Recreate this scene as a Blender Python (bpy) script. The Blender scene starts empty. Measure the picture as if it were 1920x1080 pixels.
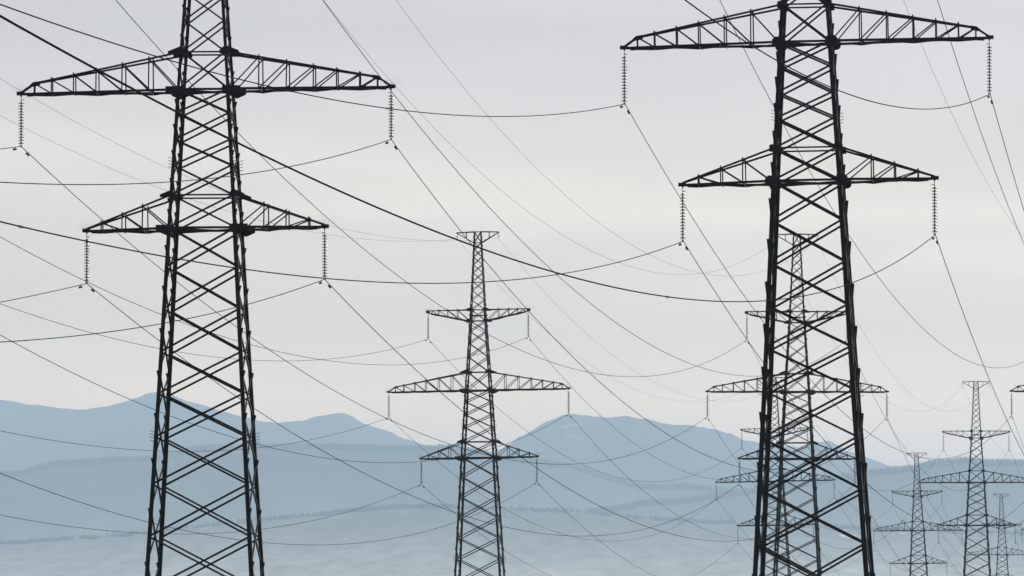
import bpy, math, random
from mathutils import Vector, Matrix, noise

random.seed(7)
S = bpy.context.scene
COL = S.collection
R = math.radians

# ------------------------------------------------------------------ camera
F = 15000.0                      # focal length, in pixels of a 1920 px wide frame
HORIZON = 1213.0                 # row where the horizon lies, below the frame
CZ = 5.0                         # height of the camera above the plain
PITCH = math.atan((HORIZON - 540) / F)
cam = bpy.data.objects.new("camera", bpy.data.cameras.new("camera"))
COL.objects.link(cam)
cam.data.sensor_width = 36.0
cam.data.lens = 36.0 * F / 1920
cam.data.clip_start = 1.0
cam.data.clip_end = 300000.0
cam.location = (0, 0, CZ)
cam.rotation_euler = (R(90) + PITCH, 0, 0)
S.camera = cam

# ------------------------------------------------------------------ exposure
S.view_settings.view_transform = 'Standard'
S.view_settings.look = 'None'
S.view_settings.exposure = 0.0
S.view_settings.gamma = 1.0
S.render.film_transparent = False
S.render.filter_size = 1.3 if hasattr(S.render, 'filter_size') else 1.5
S.cycles.use_denoising = True
S.cycles.max_bounces = 6
S.cycles.volume_bounces = 1
S.cycles.transparent_max_bounces = 16
S.cycles.sample_clamp_indirect = 4.0

# ------------------------------------------------------------------ world
SUN_EL, SUN_AZ = R(34), R(24)    # azimuth measured from straight ahead towards the right
SUN_DIR = Vector((math.sin(SUN_AZ) * math.cos(SUN_EL), math.cos(SUN_AZ) * math.cos(SUN_EL), math.sin(SUN_EL)))
W = bpy.data.worlds.new("World"); S.world = W; W.use_nodes = True
wn, wl = W.node_tree.nodes, W.node_tree.links
wn.clear()


def wnode(t, **k):
    n = wn.new(t)
    for a, v in k.items():
        setattr(n, a, v)
    return n


def ramp(n, stops):
    e = n.color_ramp.elements
    while len(e) > 1:
        e.remove(e[-1])
    e[0].position, e[0].color = stops[0][0], tuple(stops[0][1]) + (1,)
    for p, c in stops[1:]:
        x = e.new(p); x.color = tuple(c) + (1,)


def wmath(op, a, b=None, c=None):
    n = wnode('ShaderNodeMath', operation=op)
    for i, v in enumerate((a, b, c)):
        if v is None:
            continue
        if isinstance(v, (int, float)):
            n.inputs[i].default_value = v
        else:
            wl.new(v, n.inputs[i])
    return n.outputs[0]


out = wnode('ShaderNodeOutputWorld')
sky = wnode('ShaderNodeTexSky', sky_type='NISHITA', sun_disc=False)
sky.sun_elevation, sky.sun_rotation = SUN_EL, SUN_AZ
sky.dust_density, sky.air_density = 2.0, 1.0
bg = wnode('ShaderNodeBackground'); bg.inputs[1].default_value = 0.06
wl.new(sky.outputs[0], bg.inputs[0])
tc = wnode('ShaderNodeTexCoord')
sep = wnode('ShaderNodeSeparateXYZ'); wl.new(tc.outputs['Generated'], sep.inputs[0])
# thin high cloud: brightness by elevation, brighter on the sun's side
el = wnode('ShaderNodeValToRGB')
ramp(el, [(0.0000, (2.03, 1.395, 0.829)), (0.0302, (2.03, 1.395, 0.829)), (0.0375, (1.326, 1.03, 0.735)), (0.0475, (1.151, 0.924, 0.706)), (0.0581, (0.985, 0.822, 0.635)), (0.0708, (0.847, 0.725, 0.682)), (0.0787, (0.739, 0.654, 0.630)), (0.1200, (0.628, 0.556, 0.535)), (0.2500, (0.300, 0.305, 0.320)), (1.0000, (0.100, 0.105, 0.120))])
wl.new(sep.outputs[2], el.inputs[0])
dot = wnode('ShaderNodeVectorMath', operation='DOT_PRODUCT')
wl.new(tc.outputs['Generated'], dot.inputs[0]); dot.inputs[1].default_value = (math.sin(SUN_AZ), math.cos(SUN_AZ), 0)
side = wmath('MULTIPLY_ADD', dot.outputs['Value'], 0.5, 0.5)
side = wmath('POWER', side, 2.5)
side = wmath('MULTIPLY_ADD', side, 0.92, 0.08)
# drawn-out cloud streaks
mp = wnode('ShaderNodeMapping'); mp.inputs['Scale'].default_value = (14, 14, 95)
mp.inputs['Rotation'].default_value = (0, R(3.5), 0)
wl.new(tc.outputs['Generated'], mp.inputs[0])
nz = wnode('ShaderNodeTexNoise'); nz.inputs['Scale'].default_value = 1.0
nz.inputs['Detail'].default_value = 5; nz.inputs['Roughness'].default_value = .5
nz.inputs['Distortion'].default_value = .35
wl.new(mp.outputs[0], nz.inputs['Vector'])
# one paler streak of cloud crossing the view and sinking to the right
slope = wmath('MULTIPLY_ADD', sep.outputs[0], 0.075, sep.outputs[2])
wob = wmath('MULTIPLY_ADD', nz.outputs[0], 0.018, -0.009)
dz = wmath('SUBTRACT', wmath('ADD', slope, wob), 0.0572)
dz = wmath('DIVIDE', dz, 0.0048)
g = wmath('POWER', 2.718, wmath('MULTIPLY', wmath('MULTIPLY', dz, dz), -1.0))
cl = wmath('MULTIPLY_ADD', nz.outputs[0], 0.34, 0.83)
lum = wmath('MULTIPLY', side, cl)
vs = wnode('ShaderNodeVectorMath', operation='SCALE')
wl.new(el.outputs[0], vs.inputs[0]); wl.new(lum, vs.inputs['Scale'])
cs = wnode('ShaderNodeVectorMath', operation='SCALE')
cs.inputs[0].default_value = (.15, .155, .115)
wl.new(g, cs.inputs['Scale'])
va = wnode('ShaderNodeVectorMath', operation='ADD')
wl.new(vs.outputs[0], va.inputs[0]); wl.new(cs.outputs[0], va.inputs[1])
bg2 = wnode('ShaderNodeBackground'); bg2.inputs[1].default_value = 1.25
wl.new(va.outputs[0], bg2.inputs[0])
mx = wnode('ShaderNodeMixShader'); mx.inputs[0].default_value = 0.85
wl.new(bg.outputs[0], mx.inputs[1]); wl.new(bg2.outputs[0], mx.inputs[2])
wl.new(mx.outputs[0], out.inputs[0])

# ------------------------------------------------------------------ sun
sun = bpy.data.objects.new("sun", bpy.data.lights.new("sun", 'SUN'))
COL.objects.link(sun)
sun.data.energy = 3.9
sun.data.angle = R(0.6)
sun.data.color = (1.0, .94, .86)
sun.rotation_euler = SUN_DIR.to_track_quat('Z', 'Y').to_euler()
sun.location = (0, 0, 200)


# ------------------------------------------------------------------ helpers
def place(px, py, depth):
    """world point at distance `depth` ahead for a pixel of the 1920x1080 survey grid"""
    a, b = (px - 960) / F, (540 - py) / F
    v = Vector((a, math.cos(PITCH) - b * math.sin(PITCH), math.sin(PITCH) + b * math.cos(PITCH)))
    return v * (depth / v.y) + Vector((0, 0, CZ))


def project(p):
    y, z = p.y, p.z - CZ
    d = y * math.cos(PITCH) + z * math.sin(PITCH)
    if d < 5:
        return None
    return 960 + F * p.x / d, 540 - F * (-y * math.sin(PITCH) + z * math.cos(PITCH)) / d


def seen(p, m=60):
    q = project(p)
    return q is not None and -m < q[0] < 1920 + m and -m < q[1] < 1080 + m


class MB:
    def __init__(s):
        s.v, s.f = [], []

    def add(s, vs, fs):
        o = len(s.v); s.v += [tuple(v) for v in vs]; s.f += [tuple(i + o for i in f) for f in fs]

    def prism(s, A, B, sec, u, n):
        A, B = Vector(A), Vector(B)
        k = len(sec)
        vs = [A + u * x + n * y for x, y in sec] + [B + u * x + n * y for x, y in sec]
        fs = [(i, (i + 1) % k, k + (i + 1) % k, k + i) for i in range(k)]
        fs += [tuple(range(k))[::-1], tuple(range(k, 2 * k))]
        s.add(vs, fs)

    def angle(s, A, B, w, n, sgn=-1, t=None):
        """steel angle bar: one flange lies in the plane facing n, the other points along sgn*n"""
        A, B, n = Vector(A), Vector(B), Vector(n)
        d = (B - A).normalized()
        n = n - d * n.dot(d)
        if n.length < 1e-6:
            n = d.orthogonal()
        n.normalize(); n = n * sgn
        u = d.cross(n)
        t = t or max(.012, w * .12)
        h = w / 2
        s.prism(A, B, [(-h, 0), (h, 0), (h, t), (-h + t, t), (-h + t, w), (-h, w)], u, n)

    def box(s, c, sx, sy, sz):
        c = Vector(c)
        vs = [c + Vector((x * sx / 2, y * sy / 2, z * sz / 2)) for z in (-1, 1) for x, y in ((-1, -1), (1, -1), (1, 1), (-1, 1))]
        s.add(vs, [(3, 2, 1, 0), (4, 5, 6, 7), (0, 1, 5, 4), (1, 2, 6, 5), (2, 3, 7, 6), (3, 0, 4, 7)])

    def plate(s, pts, y, t):
        k = len(pts)
        vs = [(x, y - t / 2, z) for x, z in pts] + [(x, y + t / 2, z) for x, z in pts]
        s.add(vs, [(i, (i + 1) % k, k + (i + 1) % k, k + i) for i in range(k)] + [tuple(range(k))[::-1], tuple(range(k, 2 * k))])

    def tube(s, pts, r, seg=6, up=Vector((0, 0, 1))):
        pts = [Vector(p) for p in pts]
        n = len(pts); vs = []; fs = []
        for i, p in enumerate(pts):
            d = (pts[min(i + 1, n - 1)] - pts[max(i - 1, 0)]).normalized()
            a = d.cross(up)
            if a.length < 1e-4:
                a = d.cross(Vector((1, 0, 0)))
            a.normalize(); b = a.cross(d)
            rr = r[i] if isinstance(r, (list, tuple)) else r
            for k in range(seg):
                q = 2 * math.pi * k / seg
                vs.append(p + (a * math.cos(q) + b * math.sin(q)) * rr)
        for i in range(n - 1):
            for k in range(seg):
                k2 = (k + 1) % seg
                fs.append((i * seg + k, i * seg + k2, (i + 1) * seg + k2, (i + 1) * seg + k))
        fs += [tuple(range(seg))[::-1], tuple(range((n - 1) * seg, n * seg))]
        s.add(vs, fs)

    def lathe(s, prof, c=(0, 0, 0), seg=14):
        c = Vector(c); vs = []; fs = []
        for z, r in prof:
            for k in range(seg):
                q = 2 * math.pi * k / seg
                vs.append(c + Vector((r * math.cos(q), r * math.sin(q), z)))
        for i in range(len(prof) - 1):
            for k in range(seg):
                k2 = (k + 1) % seg
                fs.append((i * seg + k, i * seg + k2, (i + 1) * seg + k2, (i + 1) * seg + k))
        fs += [tuple(range(seg)), tuple(range((len(prof) - 1) * seg, len(prof) * seg))[::-1]]
        s.add(vs, fs)

    def mesh(s, name, mat, smooth=False):
        m = bpy.data.meshes.new(name)
        m.from_pydata(s.v, [], s.f); m.materials.append(mat)
        if smooth:
            for p in m.polygons:
                p.use_smooth = True
        m.update()
        return m

    def build(s, name, mat, parent=None, smooth=False):
        return link(name, s.mesh(name, mat, smooth), parent)


def link(name, mesh, parent=None):
    o = bpy.data.objects.new(name, mesh); COL.objects.link(o)
    if parent is not None:
        o.parent = parent
    return o


def tag(o, label=None, cat=None, group=None, kind=None):
    if label: o['label'] = label
    if cat: o['category'] = cat
    if group: o['group'] = group
    if kind: o['kind'] = kind
    return o


# ------------------------------------------------------------------ materials
def material(name):
    m = bpy.data.materials.new(name); m.use_nodes = True
    nt = m.node_tree
    return m, nt, nt.nodes['Principled BSDF']


def noise_mix(name, c1, c2, scale, rough=.8, metal=0.0, detail=4, lo=.35, hi=.65, stretch=(1, 1, 1), spec=.4, bump=0, coord='Object'):
    m, nt, b = material(name)
    t = nt.nodes.new('ShaderNodeTexCoord'); mp = nt.nodes.new('ShaderNodeMapping')
    mp.inputs['Scale'].default_value = stretch
    n = nt.nodes.new('ShaderNodeTexNoise'); n.inputs['Scale'].default_value = scale; n.inputs['Detail'].default_value = detail
    r = nt.nodes.new('ShaderNodeValToRGB'); ramp(r, [(lo, c1), (hi, c2)])
    L = nt.links.new
    L(t.outputs[coord], mp.inputs[0]); L(mp.outputs[0], n.inputs['Vector']); L(n.outputs[0], r.inputs[0]); L(r.outputs[0], b.inputs['Base Color'])
    b.inputs['Roughness'].default_value = rough; b.inputs['Metallic'].default_value = metal
    b.inputs['Specular IOR Level'].default_value = spec
    if bump:
        bp = nt.nodes.new('ShaderNodeBump'); bp.inputs['Strength'].default_value = bump
        L(n.outputs[0], bp.inputs['Height']); L(bp.outputs[0], b.inputs['Normal'])
    return m


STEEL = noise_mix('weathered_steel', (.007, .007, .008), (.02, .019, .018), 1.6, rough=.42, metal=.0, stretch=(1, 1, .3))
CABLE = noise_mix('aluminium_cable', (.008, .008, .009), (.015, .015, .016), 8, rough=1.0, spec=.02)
FIT = noise_mix('forged_fitting', (.015, .015, .016), (.03, .028, .026), 6, rough=.55, metal=.3)
CONC = noise_mix('concrete', (.28, .27, .25), (.42, .41, .39), 3, rough=.9, bump=.2)
FEATHER = noise_mix('dark_feathers', (.008, .008, .01), (.02, .02, .024), 30, rough=.6)


def glass_mat():
    m, nt, b = material('insulator_glass')
    n = nt.nodes.new('ShaderNodeTexNoise'); n.inputs['Scale'].default_value = 3
    r = nt.nodes.new('ShaderNodeValToRGB'); ramp(r, [(.3, (.68, .78, .72)), (.7, (.82, .88, .85))])
    nt.links.new(n.outputs[0], r.inputs[0]); nt.links.new(r.outputs[0], b.inputs['Base Color'])
    b.inputs['Transmission Weight'].default_value = .92
    b.inputs['Roughness'].default_value = .12
    b.inputs['IOR'].default_value = 1.3
    return m


GLASS = glass_mat()


def slope_mat(name, forest, open_, snow, scale, snow_lo, snow_hi, fmix=(.42, .6), stretch=(1, 1, 1), low=None, loc=(3100, 900, 0)):
    """hillside: woods, open ground and snow lying in clearings, all by world-space noise"""
    m, nt, b = material(name)
    N = nt.nodes.new; L = nt.links.new
    t = N('ShaderNodeTexCoord')
    mp = N('ShaderNodeMapping'); mp.inputs['Scale'].default_value = stretch; L(t.outputs['Object'], mp.inputs[0])
    n1 = N('ShaderNodeTexNoise'); n1.inputs['Scale'].default_value = scale; n1.inputs['Detail'].default_value = 8; n1.inputs['Roughness'].default_value = .6
    n2 = N('ShaderNodeTexNoise'); n2.inputs['Scale'].default_value = scale * 1.7; n2.inputs['Detail'].default_value = 10; n2.inputs['Roughness'].default_value = .68
    n3 = N('ShaderNodeTexNoise'); n3.inputs['Scale'].default_value = scale * 7; n3.inputs['Detail'].default_value = 6
    mp2 = N('ShaderNodeMapping'); mp2.inputs['Location'].default_value = loc; mp2.inputs['Scale'].default_value = stretch; L(t.outputs['Object'], mp2.inputs[0])
    L(mp.outputs[0], n1.inputs['Vector']); L(mp2.outputs[0], n2.inputs['Vector']); L(mp.outputs[0], n3.inputs['Vector'])
    r1 = N('ShaderNodeValToRGB'); ramp(r1, [(fmix[0], forest), (fmix[1], open_)])
    L(n1.outputs[0], r1.inputs[0])
    r2 = N('ShaderNodeValToRGB'); ramp(r2, [(snow_lo, (0, 0, 0)), (snow_hi, (1, 1, 1))])
    L(n2.outputs[0], r2.inputs[0])
    mx = N('ShaderNodeMix'); mx.data_type = 'RGBA'
    L(r2.outputs[0], mx.inputs['Factor']); L(r1.outputs[0], mx.inputs['A']); mx.inputs['B'].default_value = tuple(snow) + (1,)
    r3 = N('ShaderNodeValToRGB'); ramp(r3, [(.3, (.68, .70, .71)), (.7, (1.25, 1.25, 1.25))]); L(n3.outputs[0], r3.inputs[0])
    mu = N('ShaderNodeMix'); mu.data_type = 'RGBA'; mu.blend_type = 'MULTIPLY'; mu.inputs['Factor'].default_value = 1
    L(mx.outputs['Result'], mu.inputs['A']); L(r3.outputs[0], mu.inputs['B'])
    res = mu.outputs['Result']
    if low:                                     # valley mist painted into the colour: paler lower down, edge broken by noise
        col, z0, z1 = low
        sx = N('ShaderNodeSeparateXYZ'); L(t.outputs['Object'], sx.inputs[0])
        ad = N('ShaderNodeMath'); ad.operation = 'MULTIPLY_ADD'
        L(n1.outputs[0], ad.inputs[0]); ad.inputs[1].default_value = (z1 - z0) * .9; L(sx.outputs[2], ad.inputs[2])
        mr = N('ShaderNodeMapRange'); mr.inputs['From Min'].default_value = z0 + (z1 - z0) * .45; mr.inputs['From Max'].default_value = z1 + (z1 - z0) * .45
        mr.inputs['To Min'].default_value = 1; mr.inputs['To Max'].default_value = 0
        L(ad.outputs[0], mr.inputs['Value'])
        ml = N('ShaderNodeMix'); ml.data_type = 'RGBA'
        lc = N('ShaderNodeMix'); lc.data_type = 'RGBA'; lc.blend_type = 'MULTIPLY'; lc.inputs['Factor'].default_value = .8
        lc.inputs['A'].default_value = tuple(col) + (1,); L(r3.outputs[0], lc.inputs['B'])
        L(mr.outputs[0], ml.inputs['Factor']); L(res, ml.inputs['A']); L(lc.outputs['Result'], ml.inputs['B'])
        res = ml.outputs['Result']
    L(res, b.inputs['Base Color'])
    b.inputs['Roughness'].default_value = .95; b.inputs['Specular IOR Level'].default_value = .1
    return m


# ------------------------------------------------------------------ ground and mountains
def interp(pts, x):
    if x <= pts[0][0]: return pts[0][1]
    for (a, ya), (b, yb) in zip(pts, pts[1:]):
        if x <= b:
            t = (x - a) / (b - a)
            t2 = t * t * (3 - 2 * t)
            return ya + (yb - ya) * (t * .75 + t2 * .25)
    return pts[-1][1]


def fbm(x, y, z, o=5):
    return noise.fractal(Vector((x, y, z)), 1.0, 2.1, o)


def massif(name, ridge, D, front, back, mat, rough_px, gully, seed, nx=700, ny=44, power=1.25, base=-2.0, x0=-700, x1=2600):
    """a real hill range: ridge line surveyed at distance D, flanks falling towards and away from the camera"""
    vs, fs = [], []
    rows = []
    for j in range(ny + 1):
        rows.append(('f', j / ny))
    for j in range(1, 9):
        rows.append(('b', j / 8))
    tops = []
    for i in range(nx + 1):
        px = x0 + (x1 - x0) * i / nx
        py = interp(ridge, px)
        p = place(px, py, D)
        p.z += (fbm(px / 32, seed, 0, 6) * rough_px) * D / F
        tops.append(p)
    for kind, t in rows:
        for i, p in enumerate(tops):
            if kind == 'f':
                y = D - front * (1 - t)
                h = (t ** power)
                w = 4 * t * (1 - t)
                gl = abs(fbm(p.x / (front * .16), y / (front * .30), seed * 3.1, 5)) * -gully * w + fbm(p.x / (front * .05), y / (front * .05), seed, 3) * gully * .18 * w
                z = base + (p.z - base) * h + gl * p.z
            else:
                y = D + back * t
                z = base + (p.z - base) * (1 - t) ** 1.2
            vs.append((p.x, y, z))
    n = nx + 1
    for j in range(len(rows) - 1):
        for i in range(nx):
            fs.append((j * n + i, j * n + i + 1, (j + 1) * n + i + 1, (j + 1) * n + i))
    m = bpy.data.meshes.new(name); m.from_pydata(vs, [], fs); m.materials.append(mat)
    for p in m.polygons: p.use_smooth = True
    o = link(name, m)
    o['kind'] = 'structure'

    def height(px, t):
        """world point on the front flank"""
        i = (px - x0) / (x1 - x0) * nx
        i = max(0, min(nx - 1, int(i)))
        j = max(0, min(ny - 1, int(t * ny)))
        fr = t * ny - j
        a = Vector(vs[j * n + i]); b = Vector(vs[(j + 1) * n + i])
        return a.lerp(b, fr)
    return o, height


FAR_RIDGE = [(-700, 770), (-300, 735), (-120, 742), (0, 750), (60, 758), (110, 765), (165, 768), (225, 757), (255, 746), (285, 736), (300, 735), (320, 740), (350, 752), (400, 766), (450, 782), (490, 791), (520, 792), (570, 787), (600, 780), (620, 776), (640, 774), (655, 778), (690, 797), (722, 806), (760, 823), (790, 833), (820, 840), (870, 852), (1000, 865), (1300, 870), (2600, 880)]
SNOW_RIDGE = [(-700, 900), (700, 880), (860, 862), (920, 850), (945, 838), (975, 820), (1000, 805), (1030, 788), (1055, 778), (1085, 777), (1120, 781), (1145, 783), (1170, 781), (1210, 785), (1250, 795), (1300, 799), (1340, 805), (1370, 813), (1400, 826), (1440, 830), (1480, 838), (1510, 838), (1537, 829), (1552, 826), (1570, 834), (1595, 847), (1625, 857), (1653, 868), (1678, 879), (1760, 900), (1900, 920), (2200, 905), (2600, 890)]
WOOD_RIDGE = [(-700, 915), (-200, 900), (0, 891), (40, 889), (60, 882), (75, 878), (95, 871), (140, 868), (200, 864), (260, 861), (300, 859), (335, 854), (363, 842), (450, 839), (600, 838), (700, 840), (780, 843), (840, 840), (870, 843), (905, 850), (939, 862), (1014, 867), (1062, 873), (1109, 887), (1140, 897), (1172, 906), (1197, 913), (1298, 914), (1376, 922), (1500, 935), (2600, 960)]
EAST_RIDGE = [(-700, 1030), (800, 1000), (1000, 972), (1060, 965), (1140, 957), (1178, 951), (1203, 944), (1266, 942), (1330, 934), (1400, 922), (1500, 908), (1564, 898), (1620, 888), (1675, 882), (1712, 878), (1742, 871), (1763, 868), (1804, 864), (1830, 866), (1854, 867), (1885, 867), (1920, 869), (2100, 855), (2600, 840)]
FOOT_RIDGE = [(-700, 1025), (-100, 1020), (0, 1018), (53, 1017), (123, 1010), (176, 1007), (260, 1001), (352, 990), (387, 984), (485, 974), (598, 964), (646, 959), (687, 954), (740, 949), (833, 947), (944, 953), (1000, 955), (1077, 958), (1140, 965), (1300, 977), (1500, 986), (1920, 1000), (2600, 1005)]

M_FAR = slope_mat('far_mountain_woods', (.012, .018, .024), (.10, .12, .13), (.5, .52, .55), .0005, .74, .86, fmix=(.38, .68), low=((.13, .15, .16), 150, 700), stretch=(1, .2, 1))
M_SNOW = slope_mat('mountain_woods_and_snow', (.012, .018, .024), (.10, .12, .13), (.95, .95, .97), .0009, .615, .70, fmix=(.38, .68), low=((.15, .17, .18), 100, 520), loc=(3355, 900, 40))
M_WOOD = slope_mat('wooded_hill', (.012, .018, .018), (.04, .05, .047), (.6, .62, .64), .0010, .70, .8, low=((.42, .46, .45), 60, 450), stretch=(1, .1, 1))  # low: lower flank lightened in colour to stand in for valley mist
M_FOOT = slope_mat('foothills_woods_and_painted_mist', (.10, .12, .125), (.20, .23, .235), (.90, .92, .94), .0048, .635, .70, stretch=(1, .07, 1), low=((.76, .78, .79), 20, 250))  # low: pale foot of the slope is mist put into the colour
M_PLAIN = slope_mat('winter_grass_plain', (.12, .10, .07), (.22, .19, .14), (.75, .77, .8), .01, .60, .66)
M_TREES = noise_mix('conifer_wood', (.03, .045, .04), (.07, .085, .075), .02, rough=.95, spec=.1)

M_SCRUB = noise_mix('frosted_wood', (.12, .14, .145), (.26, .28, .29), .02, rough=.95, spec=.1)

gv, gf = [], []
G = 60
for j in range(G + 1):
    for i in range(G + 1):
        x = -42000 + 84000 * i / G; y = -3000 + 48000 * (j / G) ** 1.6
        gv.append((x, y, 0.0))
for j in range(G):
    for i in range(G):
        a = j * (G + 1) + i
        gf.append((a, a + 1, a + G + 2, a + G + 1))
gm = bpy.data.meshes.new('ground'); gm.from_pydata(gv, [], gf); gm.materials.append(M_PLAIN)
link('ground', gm)['kind'] = 'structure'

massif('far_mountains', FAR_RIDGE, 28000, 9000, 5000, M_FAR, 2.6, .26, 3.7, x0=-900, x1=2600)
_, h_snow = massif('snowy_mountain', SNOW_RIDGE, 25500, 6000, 3000, M_SNOW, 3.0, .28, 8.1)
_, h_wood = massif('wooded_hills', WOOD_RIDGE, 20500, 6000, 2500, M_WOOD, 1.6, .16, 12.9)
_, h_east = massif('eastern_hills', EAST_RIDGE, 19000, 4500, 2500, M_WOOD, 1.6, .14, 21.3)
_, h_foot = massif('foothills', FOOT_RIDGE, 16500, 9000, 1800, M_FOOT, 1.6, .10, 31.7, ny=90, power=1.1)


def conifers(name, hfun, spots, hmin, hmax, mat):
    mb = MB()
    for px, t in spots:
        p = hfun(px, t)
        p = p + Vector((random.uniform(-3, 3), random.uniform(-12, 12), 0))
        h = random.uniform(hmin, hmax) * random.choice((.85, 1, 1, 1.12)); w = h * random.uniform(.16, .27); p.z -= h * .33
        a0 = random.random() * 6
        vs = []
        for z, r in ((h * .1, w * .9), (h * .25, w * 1.05), (h * .3, w * .75), (h * .6, w * .62), (h * .64, w * .42)):
            for k in range(5):
                q = a0 + k * 1.2566
                rr = r * random.uniform(.8, 1.2)
                vs.append((p.x + rr * math.cos(q), p.y + rr * math.sin(q), p.z + z))
        vs.append((p.x, p.y, p.z + h))
        fs = [(r * 5 + k, r * 5 + (k + 1) % 5, r * 5 + 5 + (k + 1) % 5, r * 5 + 5 + k) for r in range(4) for k in range(5)]
        fs += [(20 + k, 20 + (k + 1) % 5, 25) for k in range(5)]
        mb.add(vs, fs)
    return mb.build(name, mat)


def clumpy(x, s, th=0.0):
    return noise.noise(Vector((x / 40.0, s, 0))) > th


sp = [(random.uniform(-40, 960), random.uniform(.988, 1.0)) for _ in range(3600)] + [(random.uniform(940, 1440), random.uniform(.988, 1)) for _ in range(1300)]
conifers('ridge_wood', h_wood, sp, 15, 20, M_TREES)['kind'] = 'stuff'
sp = [(random.uniform(1100, 1980), random.uniform(.985, 1.0)) for _ in range(3000)]
conifers('eastern_ridge_wood', h_east, sp, 14, 19, M_TREES)['kind'] = 'stuff'
sp = [(random.uniform(-40, 1980), random.uniform(.97, 1.0)) for _ in range(3600)]
sp = [q for q in sp if clumpy(q[0] * 1.4, 7.2, -.1) or q[1] > .992]
sp += [(random.uniform(600, 900), random.uniform(.962, .985)) for _ in range(900)]
conifers('foothill_wood', h_foot, sp, 7, 14, M_SCRUB)['kind'] = 'stuff'

# haze: one closed box of even air round the camera and all the land, the sky outside it
hz = MB(); hz.box((0, 20500, 464), 88000, 52000, 930)
HZ, nt, b = material('hazy_air')
nt.nodes.remove(b)
pv = nt.nodes.new('ShaderNodeVolumePrincipled')
pv.inputs['Color'].default_value = (.56, .76, .97, 1)
pv.inputs['Density'].default_value = 5.5e-5
pv.inputs['Anisotropy'].default_value = 0.35
nt.links.new(pv.outputs[0], nt.nodes['Material Output'].inputs['Volume'])
hz.build('haze', HZ)['kind'] = 'stuff'

# ------------------------------------------------------------------ pylons
# body half width by height above the widest arm
HW = [(-40, 3.75), (-28, 2.74), (-16.9, 2.13), (-6.15, 1.54), (-4.7, 1.43), (0, 1.17), (1.66, 1.02), (6.35, .75), (7.37, .68), (13.5, .37), (14.5, .33)]


def hw(z):
    for (a, wa), (b2, wb) in zip(HW, HW[1:]):
        if z <= b2:
            return wa + (wb - wa) * (z - a) / (b2 - a)
    return HW[-1][1]


SIDE_N = {(0, -1): (0, -1, 0), (0, 1): (0, 1, 0), (-1, 0): (-1, 0, 0), (1, 0): (1, 0, 0)}


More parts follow.
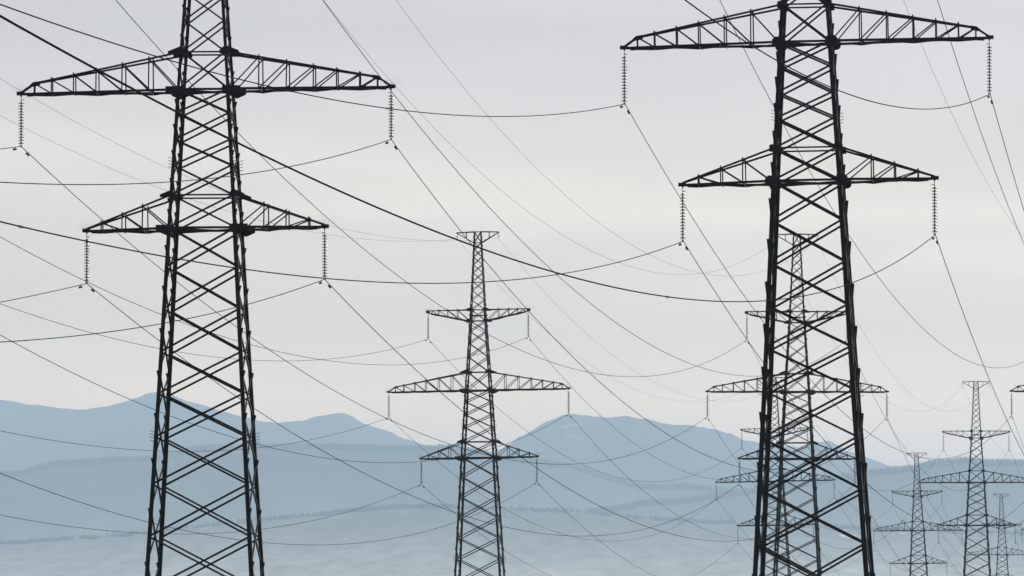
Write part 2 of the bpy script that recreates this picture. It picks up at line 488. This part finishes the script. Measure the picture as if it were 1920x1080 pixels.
class Pylon:
    """one lattice tower; px,py,s: where the middle of its widest arm stands and how many pixels a metre is there"""

    def __init__(self, key, nick, px, py, s, yaw, tilt=0.0, lean=0.0, h=(8.25, 5.3, 4.6), string=2.3, wide=True, label='', spikes=False, detail=True):
        self.key, self.nick = key, nick
        self.O = place(px, py, F / s)
        self.H = self.O.z
        self.yaw, self.tilt, self.lean, self.h = yaw, tilt, lean, h
        self.string, self.wide, self.s, self.detail = string, wide, s, detail
        self.heavy = 1.12 if key == 'R' else 1.0
        root = bpy.data.objects.new('lattice_pylon', None); COL.objects.link(root)
        root.empty_display_size = 2
        root.location = (self.O.x + self.H * lean, self.O.y, 0)
        root.rotation_euler = (0, -math.atan(lean), -yaw)
        tag(root, label, 'pylon', 'steel lattice pylons marching toward the hills')
        self.root = root
        self.make(spikes)

    def w(self, x, y, z):
        """local structural coordinates (z measured from the widest arm) to world"""
        c, s_ = math.cos(self.yaw), math.sin(self.yaw)
        return self.O + Vector((x * c + y * s_ - z * self.lean, -x * s_ + y * c, z + x * self.tilt))

    def make(self, spikes):
        H, root = self.H, self.root
        off = Vector((0, 0, H))
        tl = self.tilt - self.lean

        def L(x, y, z, shear=False):
            return Vector((x, y, z + H + (x * tl if shear else 0)))
        low = [-6.15, -7.9, -9.75, -11.65, -13.5, -15.4, -17.5, -19.8, -22.2, -24.9]
        zb = -H + .35
        low = [z for z in low if z > zb + 1.6] + [zb]
        nodes = low[::-1] + [-4.7, -3.38, -2.24, -1.05, 0, 1.66, 3.05, 4.3, 5.4, 6.35, 7.37, 8.27, 9.13, 9.95, 10.75, 11.5, 12.2, 12.85, 13.5, 14.5]
        # corner legs
        for sx in (-1, 1):
            for sy in (-1, 1):
                mb = MB()
                brk = [zb, -15.4, -6.15, 0, 7.37, 14.55]
                wid = [w_ * self.heavy for w_ in (.19, .18, .16, .135, .09)]
                for a, b2, w_ in zip(brk, brk[1:], wid):
                    A = L(sx * hw(a), sy * hw(a), a); B = L(sx * hw(b2), sy * hw(b2), b2)
                    t = w_ * .12
                    mb.prism(A, B, [(0, 0), (w_, 0), (w_, t), (t, t), (t, w_), (0, w_)][::(1 if sx * sy > 0 else -1)], Vector((-sx, 0, 0)), Vector((0, -sy, 0)))
                for zz in ((-15.6, -3.5) if self.detail else ()):       # barbs against climbing
                    for k in range(4):
                        p = L(sx * hw(zz), sy * hw(zz), zz + k * .14)
                        mb.tube([p, p + Vector((sx * .16, 0, .05))], .012, 4)
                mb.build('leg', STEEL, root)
        # bracing of the four faces
        for (fx, fy), n in SIDE_N.items():
            mb = MB()
            side = fx != 0

            def P(u, z):
                e = hw(z)
                if side:
                    return L(fx * (e - .015), u * (e - .03), z)
                return L(u * (e - .05), fy * (e - .02), z)
            zs = list(nodes)
            if side:                                                    # staggered by half a panel
                zs = [nodes[0]] + [(a + b2) / 2 for a, b2 in zip(nodes, nodes[1:])] + [nodes[-1]]
            for a, b2 in zip(zs, zs[1:]):
                if b2 - a < .35:
                    continue
                bw = .086 if b2 < -6 else (.080 if b2 <= 0 else (.070 if b2 < 7 else .055))
                bw *= self.heavy ** .5
                if side:
                    bw *= .85
                mb.angle(P(-1, a), P(1, b2), bw, n)
                o2 = Vector(n) * -.03
                mb.angle(P(-1, b2) + o2, P(1, a) + o2, bw, n)
            for z in (7.37, 6.35, 1.66, 0, -4.7, -6.15, 13.5, 14.5):
                mb.angle(P(-1, z), P(1, z), (.10 if z in (0, -6.15) else .07) if z < 7 else .05, n, sgn=-1)
            if side:                                                    # small joint plates outside the legs
                for z in zs[1:-1]:
                    for u in (-1, 1):
                        p = P(u, z)
                        q = (.07 if self.wide else .09) if z < 7 else .05
                        dn = .25 if self.wide else .85
                        if z > 2: dn = .22
                        e2 = Vector((fx * .016, 0, 0))
                        a3 = [p + e2 + Vector((0, 0, -dn)), p + e2 + Vector((fx * q, 0, .06)), p + e2 + Vector((fx * q, 0, .1)), p + e2 + Vector((0, 0, .1))]
                        b3 = [v - Vector((0, u * .16, 0)) for v in a3]
                        mb.add(a3 + b3, [(0, 1, 2, 3), (7, 6, 5, 4), (0, 4, 5, 1), (1, 5, 6, 2), (2, 6, 7, 3), (3, 7, 4, 0)])
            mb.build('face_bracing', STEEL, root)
        # floors inside the body at arm levels
        for z in (0, -6.15, 6.9):
            mb = MB()
            e = hw(z) - .1
            mb.angle(L(-e, -e, z), L(e, e, z), .09, (0, 0, 1))
            mb.angle(L(-e, e, z - .05), L(e, -e, z - .05), .09, (0, 0, 1))
            mb.build('inner_bracing', STEEL, root)
        # arms
        hm, hl, hu = self.h
        km = hm / 8.25; kl = hl / 5.3; ku = hu / 4.6
        spec = [('mid', hm, (1.66, 0.0), (.46, 0.0), 7.65 * km, [2.45 * km, 3.66 * km, 4.84 * km, 5.86 * km, 6.87 * km, 7.65 * km], .1),
                ('low', hl, (-4.7, -6.15), None, None, [2.7 * kl, 3.65 * kl, 4.62 * kl], -6.05),
                ('up', hu, (7.37, 6.35), None, None, [1.88 * ku, 2.8 * ku, 3.63 * ku, 4.25 * ku], 7.3)]
        for sx in (-1, 1):
            for kind, h, (zt, zbt), knee, kx, xs, tipz in spec:
                mb = MB()
                et, eb = hw(zt), hw(zbt)

                def top(x):
                    if kind == 'mid':
                        if x <= kx:
                            return zt + (knee[0] - zt) * (x - et) / (kx - et)
                        return knee[0] + (.06 - knee[0]) * (x - kx) / (h - kx)
                    if kind == 'low':
                        return zt + (-6.05 - zt) * (x - et) / (h - et)
                    return zt

                def bot(x):
                    if kind == 'up':
                        return zbt + (7.17 - zbt) * (x - eb) / (h - eb)
                    return zbt

                def dep(x, e):
                    return e + (.07 - e) * max(0, (x - e)) / (h - e)
                for sy in (-1, 1):
                    n = (0, sy, 0)

                    def T(x): return L(sx * x, sy * dep(x, et), top(x), True)
                    def Bt(x): return L(sx * x, sy * dep(x, eb), bot(x), True)
                    cw = .09 if kind != 'up' else .08
                    bw = .058 if kind != 'up' else .05
                    if kind == 'mid':
                        mb.angle(T(et), T(kx), cw, n); mb.angle(T(kx), T(h), cw, n)
                    else:
                        mb.angle(T(et), T(h), cw, n)
                    mb.angle(Bt(eb), Bt(h + .06), cw + .02, n)
                    prev = eb
                    for x in xs:
                        mb.angle(T(x), Bt(x), bw, n)
                        if sy > 0 or True:
                            mb.angle(T(x), Bt(prev), bw, n)
                        prev = x
                    if kind == 'mid':                                   # knee plate
                        q = T(kx)
                        mb.plate([(q.x + dx * sx, q.z + dz_) for dx, dz_ in ((-.25, .10), (.04, .06), (.2, -.07), (.06, -.14), (-.22, -.06))], q.y + sy * .02, .02)
                    for x in xs[:-1] if kind != 'low' else xs:          # small tabs above the upper chord
                        q = T(x)
                        mb.box(q + Vector((0, 0, .06)), .06, .02, .12)
                # lacing across the arm, below and above
                prev = eb; fl = 1
                for x in xs + [h - .25]:
                    a = L(sx * prev, -fl * dep(prev, eb), bot(prev) - .05, True); c = L(sx * x, fl * dep(x, eb), bot(x) - .05, True)
                    mb.angle(a, c, .06, (0, 0, 1), sgn=-1)
                    mb.angle(L(sx * x, -dep(x, eb), bot(x) - .03, True), L(sx * x, dep(x, eb), bot(x) - .03, True), .07, (0, 0, 1))
                    if kind != 'up' and x < h * .9:
                        mb.angle(L(sx * x, -dep(x, et), top(x), True), L(sx * x, dep(x, et), top(x), True), .05, (0, 0, 1))
                    prev = x; fl = -fl
                # tip block
                q = L(sx * (h + .02), 0, (tipz if kind != 'up' else 7.28) - (.07 if kind != 'up' else 0), True)
                mb.box(q, .34, .24, .16 if kind != 'up' else .26)
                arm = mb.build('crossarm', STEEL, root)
                # joint plates where the arm meets the body
                for sy in (-1, 1):
                    for z in (zt, zbt):
                        e = hw(z); y = sy * (e + .03)
                        x0_ = sx * e; zc = z + H + sx * e * tl
                        if self.wide:
                            if z == zbt and kind != 'up':
                                pts = [(.50, .14), (-.30, .14), (-.36, -.05), (-.26, -.15), (.10, -.30), (.50, -.12)]
                            else:
                                pts = [(.56, .04), (.05, .24), (-.16, .20), (-.30, .07), (-.30, -.10), (.56, -.10)]
                            if kind == 'up' or kind == 'low' and z == zt:
                                pts = [(a * .8, c * .85) for a, c in pts]
                        else:
                            q = .28 if z == zbt else .19
                            pts = [(q, .1), (.14, q * .85), (-.2, q * .8), (-q * .9, .05), (-q * .8, -.16), (-.05, -q), (.2, -q * .8), (q, -.12)]
                        pts = [(x0_ + sx * a, zc + c) for a, c in pts]
                        if sx < 0:
                            pts = pts[::-1]
                        g_ = MB(); g_.plate(pts, y, .02)
                        g_.build('gusset_plate', STEEL, arm)
                if spikes:                                              # fan of thin wires that keeps birds off the tip
                    g_ = MB()
                    rr = random.Random(5)
                    for k in range(16):
                        a = R(20 + 140 * k / 15); b_ = rr.uniform(-.5, .5)
                        d = Vector((math.cos(a), b_, math.sin(a))).normalized() * rr.uniform(.4, .6)
                        g_.tube([q + Vector((0, 0, .05)), q + d * .5, q + d + Vector((d.x * .1, 0, -.02))], .0022, 3)
                    tag(g_.build('bird_spikes', FIT, arm), None, None, None, 'stuff')
        # earth-wire arm on the peak
        for sx in (-1, 1):
            mb = MB()
            for sy in (-1, 1):
                n = (0, sy, 0)
                mb.angle(L(sx * .33, sy * .33, 14.5, True), L(sx * 1.9, sy * .05, 14.45, True), .09, n)
                mb.angle(L(sx * .37, sy * .37, 13.5, True), L(sx * 1.85, sy * .05, 14.38, True), .08, n)
                mb.angle(L(sx * 1.05, sy * .2, 14.46, True), L(sx * 1.05, sy * .2, 13.92, True), .05, n)
            mb.box(L(sx * 1.9, 0, 14.42, True), .16, .14, .12)
            mb.build('peak_arm', STEEL, root)
        for sx in (-1, 1):
            for sy in (-1, 1):
                e = hw(zb)
                mb = MB(); mb.box((sx * e - sx * .1, sy * e - sy * .1, .15), .8, .8, .6)
                mb.build('footing', CONC, root)

    ARM = {'m': (0, .0), 'l': (1, -6.15), 'u': (2, 7.1), 'e': (None, 14.35)}

    def tip(self, w_):
        i, z = self.ARM[w_[0]]
        h = 1.88 if i is None else self.h[i]
        return (h if w_[1] == 'R' else -h), z

    def hang(self, w_):
        x, z = self.tip(w_)
        ln = self.string if w_[0] != 'e' else .45
        return self.w(x, 0, z - ln)


SHORT = {'mL': 'left tip of widest arm', 'mR': 'right tip of widest arm', 'lL': 'left tip of lowest arm', 'lR': 'right tip of lowest arm',
         'uL': 'left tip of upper arm', 'uR': 'right tip of upper arm', 'eL': 'left end of peak', 'eR': 'right end of peak'}
NK = {'L': 'big left pylon', 'R': 'big right pylon', 'P3': 'central pylon', 'P4': 'pylon inside the big right one', 'P5': 'low pylon behind big right one',
      'P7': 'mid-sized right pylon', 'P6': 'small bird-carrying pylon', 'P9': 'smallest whole pylon', 'P10': 'edge-cut pylon', 'P11': 'far one-tip pylon', 'P12': 'farthest pylon'}


WHERE = {'mL': 'left tip of the widest arm', 'mR': 'right tip of the widest arm', 'lL': 'left tip of the lowest arm',
         'lR': 'right tip of the lowest arm', 'uL': 'left tip of the upper arm', 'uR': 'right tip of the upper arm'}

PY = {}


def add(*a, **k):
    p = Pylon(*a, **k); PY[p.key] = p
    return p


add('L', 'big left pylon', 386, 170, 42.35, .072, .0143, .0, string=2.32, spikes=True,
    label='big black lattice pylon filling the left side, its top beyond the frame')
add('R', 'big right pylon', 1512, 80.5, 42.5, .096, .021, .0125, h=(8.08, 5.57, 5.0), string=2.48, wide=False,
    label='big black lattice pylon filling the right side, the tallest and nearest one')
add('P3', 'central pylon', 897.5, 732, 20.54, .097, .0176, .006, spikes=True,
    label='complete dark lattice pylon in the middle of the view between the two big ones')
add('P4', 'pylon seen through the big right one', 1494.5, 734.5, 20.42, .09, -.0044, 0,
    label='lattice pylon seen through the bars of the big right pylon')
add('P10', 'pylon cut by the right edge', 2057, 733, 19.4, .09, 0, 0, wide=False,
    label='pylon cut off by the right edge, only its left arm tip in view')
add('P5', 'low pylon behind the big right one', 1453.5, 902, 13.4, .10, .0178, .01,
    label='smaller greyed pylon low behind the left leg of the big right pylon', detail=False)
add('P7', 'mid-sized pylon near the right edge', 1831, 904.4, 13.05, .09, 0, .004, h=(8.3, 5.5, 4.7), wide=False,
    label='mid-sized greyed pylon near the right edge with its wide arms over smaller ones', detail=False)
add('P6', 'small pylon carrying two birds', 1721, 994.5, 10.02, .09, .010, .016,
    label='small hazy pylon right of the big right pylon with two birds on its arm', wide=False, detail=False)
add('P11', 'far pylon showing one arm tip', 1999, 993, 10.0, .09, 0, 0,
    label='far pylon beyond the right edge, just one low arm tip in view', wide=False, detail=False)
add('P9', 'smallest whole pylon', 1879, 1040, 7.85, .09, 0, .012,
    label='smallest hazy pylon, right of and partly behind the mid-sized one', wide=False, detail=False)
add('P12', 'farthest pylon', 1823, 1137, 4.1, .09, 0, 0,
    label='farthest pylon, only its tiny peak above the bottom edge', wide=False, detail=False)

# ------------------------------------------------------------------ insulator strings


def disc_mesh():
    mb = MB()
    mb.lathe([(-.012, .032), (-.02, .05), (-.028, .085), (-.034, .125), (-.022, .128), (.0, .105), (.018, .06), (.028, .036)], seg=18)
    return mb.mesh('disc', GLASS, True)


DISC = disc_mesh()


def cap_mesh():
    mb = MB(); mb.lathe([(-.068, .012), (-.03, .014), (.02, .034), (.045, .036), (.058, .026), (.062, .014)], seg=10)
    return mb.mesh('disc_cap', FIT, True)


CAP = cap_mesh()
NDISC = 15


def hanger_mesh(top_gap, sgn):
    mb = MB()
    mb.tube([(0, 0, .04), (0, 0, -top_gap)], .016, 6)
    mb.tube([(0, 0, -top_gap * .75), (sgn * .1, 0, -top_gap * .75), (sgn * .13, 0, -top_gap * .70)], .018, 5)
    mb.lathe([(-.03, .03), (0, .045), (.03, .03)], (0, 0, 0), 8)
    return mb.mesh('hanger', FIT)


def clamp_mesh():
    mb = MB()
    ring = [(.055 * math.cos(q), 0, .09 + .055 * math.sin(q)) for q in [k * math.pi / 6 for k in range(13)]]
    mb.tube(ring, .011, 5, Vector((0, 1, 0)))
    mb.tube([(0, -.17, -.012), (0, -.08, .012), (0, 0, .018), (0, .08, .012), (0, .17, -.012)], [.02, .034, .042, .034, .02], 8)
    mb.box((0, 0, .035), .05, .05, .05)
    return mb.mesh('clamp', FIT)


CLAMP = clamp_mesh()
STACK = {}
for key, p in PY.items():
    for w_ in ('mL', 'mR', 'lL', 'lR', 'uL', 'uR'):
        bot = p.hang(w_)
        if not seen(bot, 70):
            continue
        x, z = p.tip(w_)
        top = p.w(x, 0, z - .08)
        ln = (top - bot).length
        t = bpy.data.objects.new('insulator_string', None); COL.objects.link(t)
        t.location = top; t.rotation_euler = (0, 0, -p.yaw)
        tag(t, 'glass insulator string, %s, %s' % (WHERE[w_], NK[key]), 'insulator', 'glass insulator strings hanging from the pylon arms')
        pitch = .127 * (ln / 2.24)
        gap = ln - pitch * NDISC - .10
        big = p.s > 15
        link('hanger', hanger_mesh(gap, 1 if w_[1] == 'L' else -1), t)
        if big:
            for k in range(NDISC):
                d = link('disc', DISC, t); d.location = (0, 0, -gap - pitch * (k + .6))
                c = link('disc_cap', CAP, d)
                c.scale = (1, 1, pitch / .127)
        else:
            if key not in STACK:
                mb = MB()
                for k in range(NDISC):
                    z0 = -gap - pitch * (k + .6)
                    mb.lathe([(-.012, .032), (-.034, .125), (-.022, .128), (.028, .036)], (0, 0, z0), 8)
                mc = MB(); mc.tube([(0, 0, -gap), (0, 0, -ln + .08)], .012, 6)
                STACK[key] = (mb.mesh('disc_stack', GLASS, True), mc.mesh('core', FIT))
            d = link('disc_stack', STACK[key][0], t); link('core', STACK[key][1], d)
        c = link('clamp', CLAMP, t); c.location = (0, 0, -ln)
    for w_ in ('eL', 'eR'):
        bot = p.hang(w_)
        if not seen(bot, 50):
            continue
        x, z = p.tip(w_)
        mb = MB()
        mb.tube([(0, 0, 0), (0, 0, -.18)], .014, 5)
        mb.lathe([(-.26, .02), (-.25, .06), (-.2, .065), (-.18, .02)], (0, 0, 0), 8)
        mb.tube([(0, 0, -.26), (0, 0, -.4)], .012, 5)
        rg = [(.16 * math.cos(q) * (1 if w_[1] == 'R' else -1), 0, -.22 + .16 * math.sin(q)) for q in [R(-100 + 200 * k / 8) for k in range(9)]]
        mb.tube(rg, .008, 4, Vector((0, 1, 0)))
        mb.tube([(0, -.1, -.41), (0, .1, -.41)], .03, 6)
        o = mb.build('earth_wire_hanger', FIT)
        o.location = p.w(x, 0, 14.35 - .04); o.rotation_euler = (0, 0, -p.yaw)
        tag(o, 'short hanger at the peak\'s %s end, %s' % ('left' if w_[1] == 'L' else 'right', NK[key]), 'wire hanger', 'earth wire hangers on the pylon peaks')

# ------------------------------------------------------------------ wires


def damper_mesh():
    mb = MB()
    mb.tube([(0, -.22, -.09), (0, -.1, -.075), (0, 0, -.07), (0, .1, -.075), (0, .22, -.09)], .009, 5)
    for s_ in (-1, 1):
        mb.tube([(0, s_ * .13, -.083), (0, s_ * .16, -.088), (0, s_ * .25, -.095), (0, s_ * .27, -.096)], [.03, .05, .052, .03], 8)
    mb.box((0, 0, -.035), .035, .05, .09)
    return mb.mesh('vibration_damper', FIT)


def sleeve_mesh():
    mb = MB(); mb.tube([(0, -.32, 0), (0, -.25, 0), (0, .25, 0), (0, .32, 0)], [.014, .032, .032, .014], 8)
    return mb.mesh('splice_sleeve', FIT)


DAMP, SLEEVE = damper_mesh(), sleeve_mesh()


def wire(A, B, c, label, earth, ends=(True, True), joint=None, group='conductors strung between the pylons'):
    d = B - A
    L_ = math.hypot(d.x, d.y)

    def at(t):
        p = A + d * t; p.z -= c * L_ * L_ * t * (1 - t)
        return p
    n = 150
    pts = [at(i / n) for i in range(n + 1)]
    if not any(seen(q, 5) for q in pts):
        return
    mb = MB()
    mb.tube([q - A for q in pts], .0085 if earth else .0175, 6)
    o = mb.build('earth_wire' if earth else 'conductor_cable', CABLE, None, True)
    o.location = A
    tag(o, label, 'earth wire' if earth else 'cable', 'thin earth wires strung between the pylon peaks' if earth else group)

    def attach(mesh, name, t):
        p = at(t); q = at(min(1, t + .002)) - at(max(0, t - .002))
        k = link(name, mesh, o); k.location = p - A
        k.rotation_euler = (math.atan2(q.z, math.hypot(q.x, q.y)), 0, math.atan2(-q.x, q.y))
    if not earth:
        if ends[0]:
            attach(DAMP, 'vibration_damper', 1.75 / L_)
        if ends[1]:
            attach(DAMP, 'vibration_damper', 1 - 1.75 / L_)
    if joint is not None:
        best = min(range(1, 2000), key=lambda i: abs((project(at(i / 2000)) or (1e9, 0))[0] - joint))
        attach(SLEEVE, 'splice_sleeve', best / 2000)


C_FWD = {('L', 'lR'): 2.22e-4, ('L', 'mR'): 2.54e-4, ('L', 'mL'): 2.34e-4, ('L', 'lL'): 2.10e-4, ('L', 'uL'): 2.48e-4, ('L', 'uR'): 2.48e-4,
         ('L', 'eL'): 2.86e-4, ('L', 'eR'): 2.90e-4, ('R', 'mL'): 2.04e-4, ('R', 'lL'): 1.90e-4, ('R', 'lR'): 2.12e-4, ('R', 'uL'): 1.98e-4,
         ('R', 'uR'): 1.94e-4, ('R', 'mR'): 2.06e-4, ('R', 'eR'): 2.20e-4}
for a, b_ in (('L', 'P4'), ('P4', 'P7'), ('P7', 'P11'), ('R', 'P10'), ('P3', 'P5'), ('P5', 'P6'), ('P6', 'P9')):
    for w_ in ('uL', 'uR', 'mL', 'mR', 'lL', 'lR', 'eL', 'eR'):
        if a == 'R' and w_ == 'eL':
            continue
        A, B = PY[a].hang(w_), PY[b_].hang(w_)
        if a == 'R' and w_ == 'eR':
            A = A + Vector((-1, 0, -2))
        c = C_FWD.get((a, w_), 2.2e-4 if w_[0] != 'e' else 2.0e-4)
        wire(A, B, c, '%s receding from %s of %s' % ('earth wire' if w_[0] == 'e' else 'cable', SHORT[w_], NK[a]), w_[0] == 'e',
             (PY[a].s > 12, PY[b_].s > 12))
# spans leaving pylons towards ones beyond the frame
for a, (dx, dy, dz_) in (('P10', (40, 380, -3)), ('P9', (40, 400, -2))):
    for w_ in ('uL', 'uR', 'mL', 'mR', 'lL', 'lR', 'eL', 'eR'):
        A = PY[a].hang(w_)
        wire(A, A + Vector((dx, dy, dz_)), 2.2e-4, '%s receding from %s of %s' % ('earth wire' if w_[0] == 'e' else 'cable', SHORT[w_], NK[a]), w_[0] == 'e', (PY[a].s > 12, False))
# spans coming towards and past the camera: heading, rise and sag of each
BACK = {('L', 'lR'): (.0831, -3.19, 2.056e-4), ('L', 'mR'): (.0884, -6.09, 2.2e-4), ('L', 'lL'): (.105, -3, 2.0e-4), ('L', 'mL'): (.1, -3, 2.0e-4),
        ('R', 'mL'): (.1047, -3, 2.1e-4), ('R', 'mR'): (.1016, -4.78, 2.05e-4), ('R', 'lL'): (.1053, -3, 2.0e-4), ('R', 'lR'): (.1053, -3, 2.294e-4),
        ('P3', 'eR'): (.1019, 0, 1.694e-4), ('P3', 'eL'): (.1028, 0, 1.65e-4), ('P3', 'uL'): (.1034, 0, 1.988e-4), ('P3', 'uR'): (.0931, -3, 1.869e-4),
        ('P3', 'mL'): (.105, 0, 1.931e-4), ('P3', 'mR'): (.0925, -3, 1.95e-4), ('P3', 'lL'): (.1022, 0, 1.931e-4), ('P3', 'lR'): (.09, -3, 1.838e-4)}
JOINT = {('R', 'lR'): 1252, ('R', 'mL'): 726, ('R', 'lL'): 38, ('L', 'lR'): 530}
for (a, w_), (th, dz_, c) in BACK.items():
    A = PY[a].hang(w_)
    B = A + Vector((-380 * math.sin(th), -380 * math.cos(th), dz_))
    wire(A, B, c, '%s coming nearer from %s of %s' % ('earth wire' if w_[0] == 'e' else 'cable', SHORT[w_], NK[a]), w_[0] == 'e', (True, False), JOINT.get((a, w_)))

# ------------------------------------------------------------------ two birds on the small pylon


def bird(x, label):
    p = PY['P6']
    h = 8.25; et = hw(1.66); kx = 7.65
    z = 1.66 + (.46 - 1.66) * (-x - et) / (kx - et)
    mb = MB()
    # one continuous skin from tail tip over the back to the beak
    spine = [((-.19, -.10), .010, .03), ((-.13, -.02), .022, .045), ((-.06, .08), .055, .06), ((0, .17), .075, .075), ((.03, .26), .072, .07),
             ((.045, .33), .045, .045), ((.06, .37), .042, .042), ((.085, .39), .032, .03), ((.11, .388), .014, .013), ((.15, .375), .003, .003)]
    seg = 10; vs = []
    for (a, b2), ry, rn in spine:
        for k in range(seg):
            q = 2 * math.pi * k / seg
            vs.append((a + rn * math.cos(q) * .75, ry * math.sin(q), b2 + rn * math.cos(q) * .65))
    fs = [(i * seg + k, i * seg + (k + 1) % seg, (i + 1) * seg + (k + 1) % seg, (i + 1) * seg + k) for i in range(len(spine) - 1) for k in range(seg)]
    fs += [tuple(range(seg))[::-1], tuple(range((len(spine) - 1) * seg, len(spine) * seg))]
    mb.add(vs, fs)
    for s_ in (-1, 1):
        mb.tube([(0, s_ * .03, .12), (.01, s_ * .03, .02)], .008, 5)
        for k in (-1, 0, 1):
            mb.tube([(.01, s_ * .03, .012), (.05, s_ * .03 + k * .015, .008)], .004, 4)
        mb.tube([(.01, s_ * .03, .012), (-.02, s_ * .03, .008)], .004, 4)
    o = mb.build('bird', FEATHER, None, True)
    o.location = p.w(x, -hw(1.66) * .8, z + .04)
    o.rotation_euler = (0, 0, R(200))
    o.scale = (1.6, 2.0, 1.25)
    tag(o, label, 'bird', 'dark birds perched on the small pylon')


bird(-2.93, 'dark bird perched left of another on the small pylon\'s widest arm')
bird(-2.52, 'dark bird perched nearer the tower body on the small pylon\'s widest arm')
